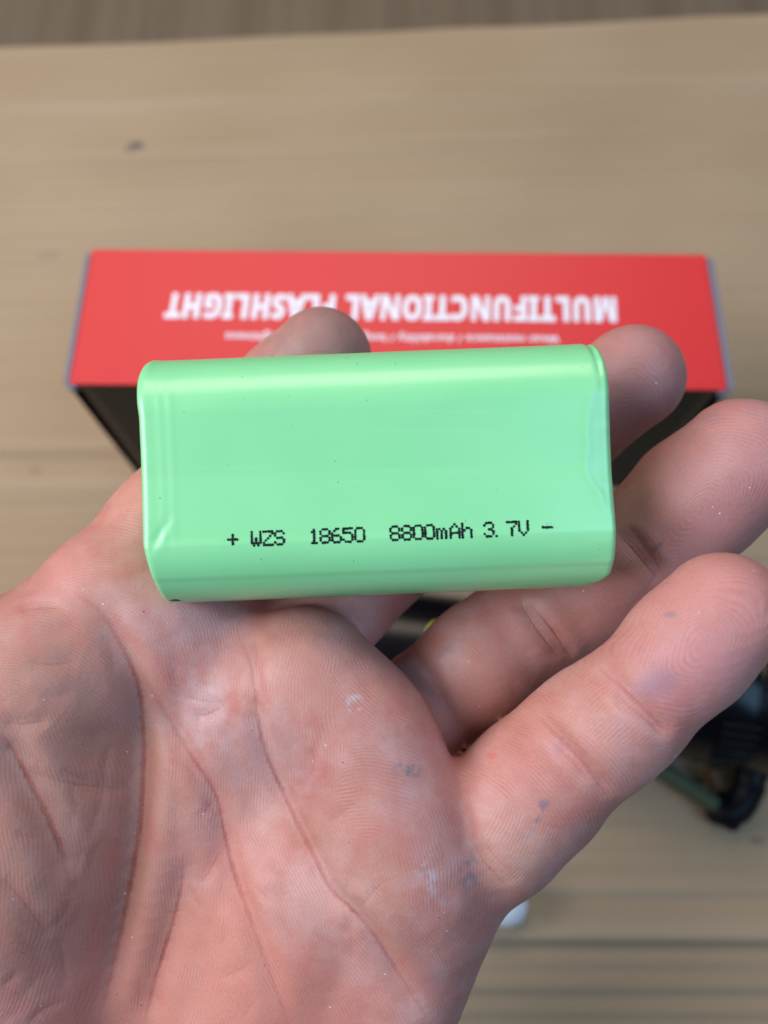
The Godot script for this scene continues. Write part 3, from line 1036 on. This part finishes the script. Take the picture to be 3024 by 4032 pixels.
func ridge_row(y: int) -> void:
	var row := PackedFloat32Array()
	row.resize(SKIN_PX)
	var n := zone_c.size()
	var cy := y * 192 / SKIN_PX
	for x in SKIN_PX:
		if plan_cover[cy * 192 + x * 192 / SKIN_PX] == 0: continue
		var p := Vector2(skin_x0 + (x + 0.5) / SKIN_PX * SKIN_LX, skin_z0 + (y + 0.5) / SKIN_PX * SKIN_LZ)
		var w1 := 0.0
		var w2 := 0.0
		var z := 0
		for i in n:
			var d := p.distance_squared_to(zone_c[i]) / (zone_r[i] * zone_r[i])
			var w := 1.0 / (d + 0.05)
			if w > w1:
				w2 = w1
				w1 = w
				z = i
			elif w > w2:
				w2 = w
		var q := p - zone_o[z]
		var along := q.dot(zone_k[z])
		var across := q.dot(Vector2(-zone_k[z].y, zone_k[z].x))
		var rad := sqrt(along * along / (zone_e[z] * zone_e[z]) + across * across)
		rad += warp_a.get_noise_2dv(p) * (0.0007 if zone_e[z] < 1.1 else 0.0016) + warp_b.get_noise_2dv(p) * 0.00008
		var sure := clampf((w1 / w2 - 1.0) * 4.0, 0.0, 1.0)
		var wave := sin(rad * TAU / 0.00050)
		var strong := clampf(0.75 + patchy.get_noise_2dv(p * 0.25) * 1.1, 0.25, 1.2)
		row[x] = (wave * 0.5 - wave * wave * 0.12) * sure * strong + fine.get_noise_2dv(p) * 0.55
	ridge_rows[y] = row

func zone(x: float, y: float, r: float, ox: float, oy: float, kx: float, ky: float, e: float, all: PackedInt32Array) -> void:
	var c := skin_at(x, y, all)
	zone_c.append(flat2(c))
	zone_r.append(r)
	# the centre may lie off the hand: carry it on the level of the skin there
	var depth := (c - EYE).dot(eye_ahead)
	zone_o.append(flat2(at(ox, oy, depth)))
	var k := flat2(at(ox + kx * 100.0, oy + ky * 100.0, depth)) - flat2(at(ox, oy, depth))
	zone_k.append(k.normalized())
	zone_e.append(e)

func paint_skin(all: PackedInt32Array, folds: Array) -> void:
	# fields of ridges: place, size, centre, long direction, stretch
	zone(450, 2050, 0.012, 430, 2620, 1, 0, 1.0, all)
	zone(620, 2380, 0.010, 300, 2760, 1, 0, 1.0, all)
	zone(330, 2620, 0.012, 60, 3050, 1, 0, 1.0, all)
	zone(300, 3000, 0.012, -500, 3200, 1, 0, 1.0, all)
	zone(250, 3600, 0.015, -900, 3500, 1, 0, 1.0, all)
	zone(820, 2620, 0.012, -900, 2900, 1, 0, 1.0, all)
	zone(800, 3100, 0.012, -1400, 3000, 1, 0, 1.0, all)
	zone(700, 3700, 0.015, -1500, 3500, 1, 0, 1.0, all)
	zone(1150, 2900, 0.011, -600, 3000, 1, 0, 1.0, all)
	zone(1200, 2500, 0.010, -200, 2300, 1, 0, 1.0, all)
	zone(1150, 3500, 0.013, -400, 4300, 1, 0, 1.0, all)
	zone(1480, 2720, 0.009, 1780, 2350, 1, 0, 1.0, all)
	zone(1560, 3050, 0.010, 1450, 3700, 1, 0, 1.0, all)
	zone(1720, 3380, 0.010, 900, 3560, 1, 0, 1.0, all)
	zone(1500, 3750, 0.012, 200, 4800, 1, 0, 1.0, all)
	zone(1000, 3900, 0.012, -400, 4700, 1, 0, 1.0, all)
	# finger tips: loops round a core
	zone(2770, 2480, 0.010, 2765, 2545, 0.7, -0.7, 1.5, all)
	zone(2760, 1930, 0.012, 2740, 2010, 0.7, -0.7, 1.4, all)
	zone(2520, 1500, 0.010, 2430, 1640, 0.7, -0.7, 1.4, all)
	zone(1270, 1370, 0.010, 1230, 1500, 0.6, -0.8, 1.4, all)
	# finger shafts: ridges run across and a little aslant
	zone(2400, 2790, 0.005, 3300, 3900, 1, 0, 1.0, all)
	zone(2180, 3050, 0.008, 1300, 4100, 1, 0, 1.0, all)
	zone(2040, 3300, 0.006, 1500, 3000, 1, 0, 1.0, all)
	zone(2330, 2330, 0.009, 3300, 3200, 1, 0, 1.0, all)
	zone(1880, 2640, 0.009, 900, 3600, 1, 0, 1.0, all)
	zone(2530, 2190, 0.005, 1800, 2700, 1, 0, 1.0, all)

	# where on the plan there is hand to draw
	plan_cover.resize(192 * 192)
	for y in 192:
		for x in 192:
			var p := Vector3(skin_x0 + (x + 0.5) / 192.0 * SKIN_LX, 0.19, skin_z0 + (y + 0.5) / 192.0 * SKIN_LZ)
			var m := 1.0
			for i in bone_a.size():
				var a := flat2(bone_a[i])
				var ab := flat2(bone_b[i]) - a
				var ap := flat2(p) - a
				var h := clampf(ap.dot(ab) / maxf(ab.length_squared(), 1e-12), 0.0, 1.0)
				m = minf(m, (ap - ab * h).length() - lerpf(bone_r[i], bone_s[i], h))
			plan_cover[y * 192 + x] = 1 if m < 0.003 else 0
	ridge_rows.resize(SKIN_PX)
	var task := WorkerThreadPool.add_group_task(ridge_row, SKIN_PX)

	# colour, coarse: flushed, brown and pale patches, shade painted into three fingertips
	var low := 384
	var n1 := noise(81, 90.0, 4)
	var n2 := noise(82, 260.0, 3)
	var n3 := noise(83, 35.0, 2)
	var flush_shade := []     # place, radius, colour, share; index, middle, ring tips redder and painted with shade
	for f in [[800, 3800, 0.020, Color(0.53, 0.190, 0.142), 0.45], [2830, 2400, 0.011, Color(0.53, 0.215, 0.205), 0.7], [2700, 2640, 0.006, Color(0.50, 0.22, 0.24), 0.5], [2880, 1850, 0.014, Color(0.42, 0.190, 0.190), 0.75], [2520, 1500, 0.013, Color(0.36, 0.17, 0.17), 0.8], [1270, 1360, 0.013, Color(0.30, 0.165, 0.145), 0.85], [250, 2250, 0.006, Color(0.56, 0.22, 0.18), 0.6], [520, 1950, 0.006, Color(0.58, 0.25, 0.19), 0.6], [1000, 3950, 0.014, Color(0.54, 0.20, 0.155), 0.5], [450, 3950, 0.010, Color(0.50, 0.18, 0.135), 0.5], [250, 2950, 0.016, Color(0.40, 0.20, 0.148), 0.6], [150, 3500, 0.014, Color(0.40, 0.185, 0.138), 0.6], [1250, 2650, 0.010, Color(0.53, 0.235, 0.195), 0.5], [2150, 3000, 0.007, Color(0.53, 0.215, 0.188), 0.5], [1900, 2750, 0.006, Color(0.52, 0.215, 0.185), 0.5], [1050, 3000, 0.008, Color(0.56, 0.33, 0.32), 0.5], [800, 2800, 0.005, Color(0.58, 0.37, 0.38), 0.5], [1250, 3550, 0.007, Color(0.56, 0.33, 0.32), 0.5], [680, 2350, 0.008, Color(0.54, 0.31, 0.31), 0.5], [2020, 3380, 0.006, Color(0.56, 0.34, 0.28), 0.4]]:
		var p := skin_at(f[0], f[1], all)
		flush_shade.append([flat2(p), f[2], f[3], f[4]])
	var cimg := Image.create(low, low, false, Image.FORMAT_RGB8)
	for y in low:
		for x in low:
			var p := Vector2(skin_x0 + (x + 0.5) / low * SKIN_LX, skin_z0 + (y + 0.5) / low * SKIN_LZ)
			var g := n1.get_noise_2dv(p) * 0.85 + n2.get_noise_2dv(p) * 0.45
			var c := Color(0.485, 0.218, 0.190)
			c = c.lerp(Color(0.475, 0.168, 0.146), clampf(g * 1.2, 0.0, 0.8))
			c = c.lerp(Color(0.530, 0.290, 0.282), clampf(-g * 1.1, 0.0, 0.7))
			c = c.lerp(Color(0.43, 0.200, 0.130), clampf(n3.get_noise_2dv(p) * 0.6, 0.0, 0.35))
			for f in flush_shade:
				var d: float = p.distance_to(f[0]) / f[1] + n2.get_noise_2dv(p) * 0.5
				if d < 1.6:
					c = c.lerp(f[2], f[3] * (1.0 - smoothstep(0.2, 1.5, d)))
			cimg.set_pixel(x, y, c.linear_to_srgb())
	cimg.resize(SKIN_PX, SKIN_PX, Image.INTERPOLATE_CUBIC)
	WorkerThreadPool.wait_for_group_task_completion(task)

	var height := PackedFloat32Array()
	for y in SKIN_PX:
		height.append_array(ridge_rows[y])
	var rgb := cimg.get_data()
	# ridges: 0.02 mm of relief, a breath of colour between crest and furrow
	for i in height.size():
		var v := height[i]
		if v == 0.0: continue
		var k := 1.0 + v * 0.060
		var j := i * 3
		rgb[j] = mini(int(rgb[j] * (1.0 + v * 0.045)), 255)
		rgb[j + 1] = mini(int(rgb[j + 1] * k), 255)
		rgb[j + 2] = mini(int(rgb[j + 2] * k), 255)
		height[i] = v * 0.020
	# crease lines: thin furrows with redder floors
	var px := SKIN_LX / SKIN_PX
	var rng := RandomNumberGenerator.new()
	rng.seed = 5
	var jag := noise(91, 900.0, 2)
	var mark := PackedFloat32Array()
	mark.resize(SKIN_PX * SKIN_PX)
	for f in folds:
		var pts: PackedVector3Array = f[2]
		var w: float = clampf(f[0] * 0.24, 0.00018, 0.00036)
		var deep: float = clampf(f[1] * 1000.0 * 0.30, 0.02, 0.19)
		for k in pts.size() - 1:
			var a := flat2(pts[k])
			var b := flat2(pts[k + 1])
			var f0 := minf(1.0, minf(k, pts.size() - 1 - k) * 3.0 / pts.size() + 0.12)
			var f1 := minf(1.0, minf(k + 1, pts.size() - 2 - k) * 3.0 / pts.size() + 0.12)
			var lo := a.min(b) - Vector2.ONE * w * 3.0
			var hi := a.max(b) + Vector2.ONE * w * 3.0
			for y in range(maxi(int((lo.y - skin_z0) / px), 0), mini(int((hi.y - skin_z0) / px) + 1, SKIN_PX)):
				for x in range(maxi(int((lo.x - skin_x0) / px), 0), mini(int((hi.x - skin_x0) / px) + 1, SKIN_PX)):
					var p := Vector2(skin_x0 + (x + 0.5) * px, skin_z0 + (y + 0.5) * px)
					p += Vector2(jag.get_noise_2dv(p), jag.get_noise_2dv(p + Vector2(0.3, 0.1))) * 0.00012
					var h := clampf((p - a).dot(b - a) / maxf((b - a).length_squared(), 1e-12), 0.0, 1.0)
					var d := p.distance_to(a.lerp(b, h))
					if d > w * 3.0: continue
					var t := exp(-d * d / (w * w)) * lerpf(f0, f1, h) * deep * (0.85 + 0.5 * jag.get_noise_2dv(p * 0.2))
					var i := y * SKIN_PX + x
					if t > mark[i]: mark[i] = t
	for i in mark.size():
		var t := mark[i]
		if t < 0.002: continue
		height[i] = height[i] * (1.0 - clampf(t * 8.0, 0.0, 0.9)) - t
		var j := i * 3
		var s := clampf(t * 1.6, 0.0, 0.24)
		rgb[j] = int(rgb[j] * (1.0 - s * 0.4))
		rgb[j + 1] = int(rgb[j + 1] * (1.0 - s))
		rgb[j + 2] = int(rgb[j + 2] * (1.0 - s))
	# grime, scuffs, a red spot: place, half length, half width, turn, colour, share, streaky
	for m in [
		[2120, 3200, 0.0028, 0.0012, -1.0, Color(0.19, 0.16, 0.21), 0.85, 1], [2080, 3270, 0.0018, 0.0008, -1.0, Color(0.27, 0.23, 0.29), 0.6, 1], [1605, 3035, 0.0026, 0.0014, 0.1, Color(0.20, 0.16, 0.18), 0.8, 1], [1500, 3160, 0.003, 0.001, -0.5, Color(0.36, 0.24, 0.24), 0.35, 1],
		[1392, 2765, 0.0016, 0.0022, 0.3, Color(0.55, 0.52, 0.66), 0.6, 1], [1685, 3450, 0.0034, 0.0016, 1.0, Color(0.48, 0.44, 0.54), 0.6, 1], [1720, 3560, 0.0026, 0.0014, 0.3, Color(0.48, 0.42, 0.48), 0.36, 1], [1850, 3440, 0.0022, 0.0030, 0.3, Color(0.20, 0.17, 0.22), 0.75, 1],
		[1937, 2975, 0.0008, 0.0008, 0.0, Color(0.55, 0.14, 0.12), 0.7, 0], [2590, 2690, 0.003, 0.0025, 0.0, Color(0.30, 0.18, 0.25), 0.5, 0], [2580, 2160, 0.0020, 0.0007, -0.8, Color(0.16, 0.13, 0.14), 0.55, 1], [2420, 2850, 0.0012, 0.0007, 0.0, Color(0.6, 0.5, 0.6), 0.4, 1],
		[2190, 2940, 0.0018, 0.002, 0.0, Color(0.42, 0.22, 0.25), 0.35, 0], [1780, 2560, 0.003, 0.0016, -0.5, Color(0.25, 0.21, 0.27), 0.65, 1], [2070, 2380, 0.0016, 0.0012, 0.0, Color(0.5, 0.45, 0.55), 0.4, 1], [2640, 2420, 0.0009, 0.0006, 0.0, Color(0.26, 0.18, 0.2), 0.6, 0]]:
		var c := flat2(skin_at(m[0], m[1], all))
		var big: float = maxf(m[2], m[3]) * 1.3
		var col: Color = m[5].linear_to_srgb()
		for y in range(maxi(int((c.y - big - skin_z0) / px), 0), mini(int((c.y + big - skin_z0) / px), SKIN_PX)):
			for x in range(maxi(int((c.x - big - skin_x0) / px), 0), mini(int((c.x + big - skin_x0) / px), SKIN_PX)):
				var p := Vector2(skin_x0 + (x + 0.5) * px, skin_z0 + (y + 0.5) * px)
				var q := (p - c).rotated(-float(m[4]))
				var d := Vector2(q.x / m[2], q.y / m[3]).length()
				if d > 1.2: continue
				var t: float = (1.0 - smoothstep(0.3, 1.15, d)) * m[6]
				var i := y * SKIN_PX + x
				if m[7] == 1:
					t *= clampf(0.35 + height[i] * 22.0 + jag.get_noise_2dv(p * 0.6) * 1.3, 0.0, 1.0)
				var j := i * 3
				rgb[j] = int(lerpf(rgb[j], col.r * 255.0, t))
				rgb[j + 1] = int(lerpf(rgb[j + 1], col.g * 255.0, t))
				rgb[j + 2] = int(lerpf(rgb[j + 2], col.b * 255.0, t))
	# lint and grit
	for i in 130:
		var white := i % 3 != 0
		var x := rng.randi_range(60, SKIN_PX - 60)
		var y := rng.randi_range(60, SKIN_PX - 60)
		var v := 245 if white else 60
		for dx in rng.randi_range(1, 2):
			for dy in rng.randi_range(1, 2):
				var j := ((y + dy) * SKIN_PX + x + dx) * 3
				rgb[j] = v
				rgb[j + 1] = v - 10
				rgb[j + 2] = v - 10
	skin = paint(Color.WHITE, 0.52, 0.42)
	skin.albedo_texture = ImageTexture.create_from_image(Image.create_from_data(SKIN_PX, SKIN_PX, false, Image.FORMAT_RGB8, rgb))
	skin.heightmap_enabled = true
	skin.heightmap_scale = 0.1
	skin.heightmap_texture = ImageTexture.create_from_image(Image.create_from_data(SKIN_PX, SKIN_PX, false, Image.FORMAT_RF, height.to_byte_array()))
	skin.subsurf_scatter_enabled = true
	skin.subsurf_scatter_strength = 0.05
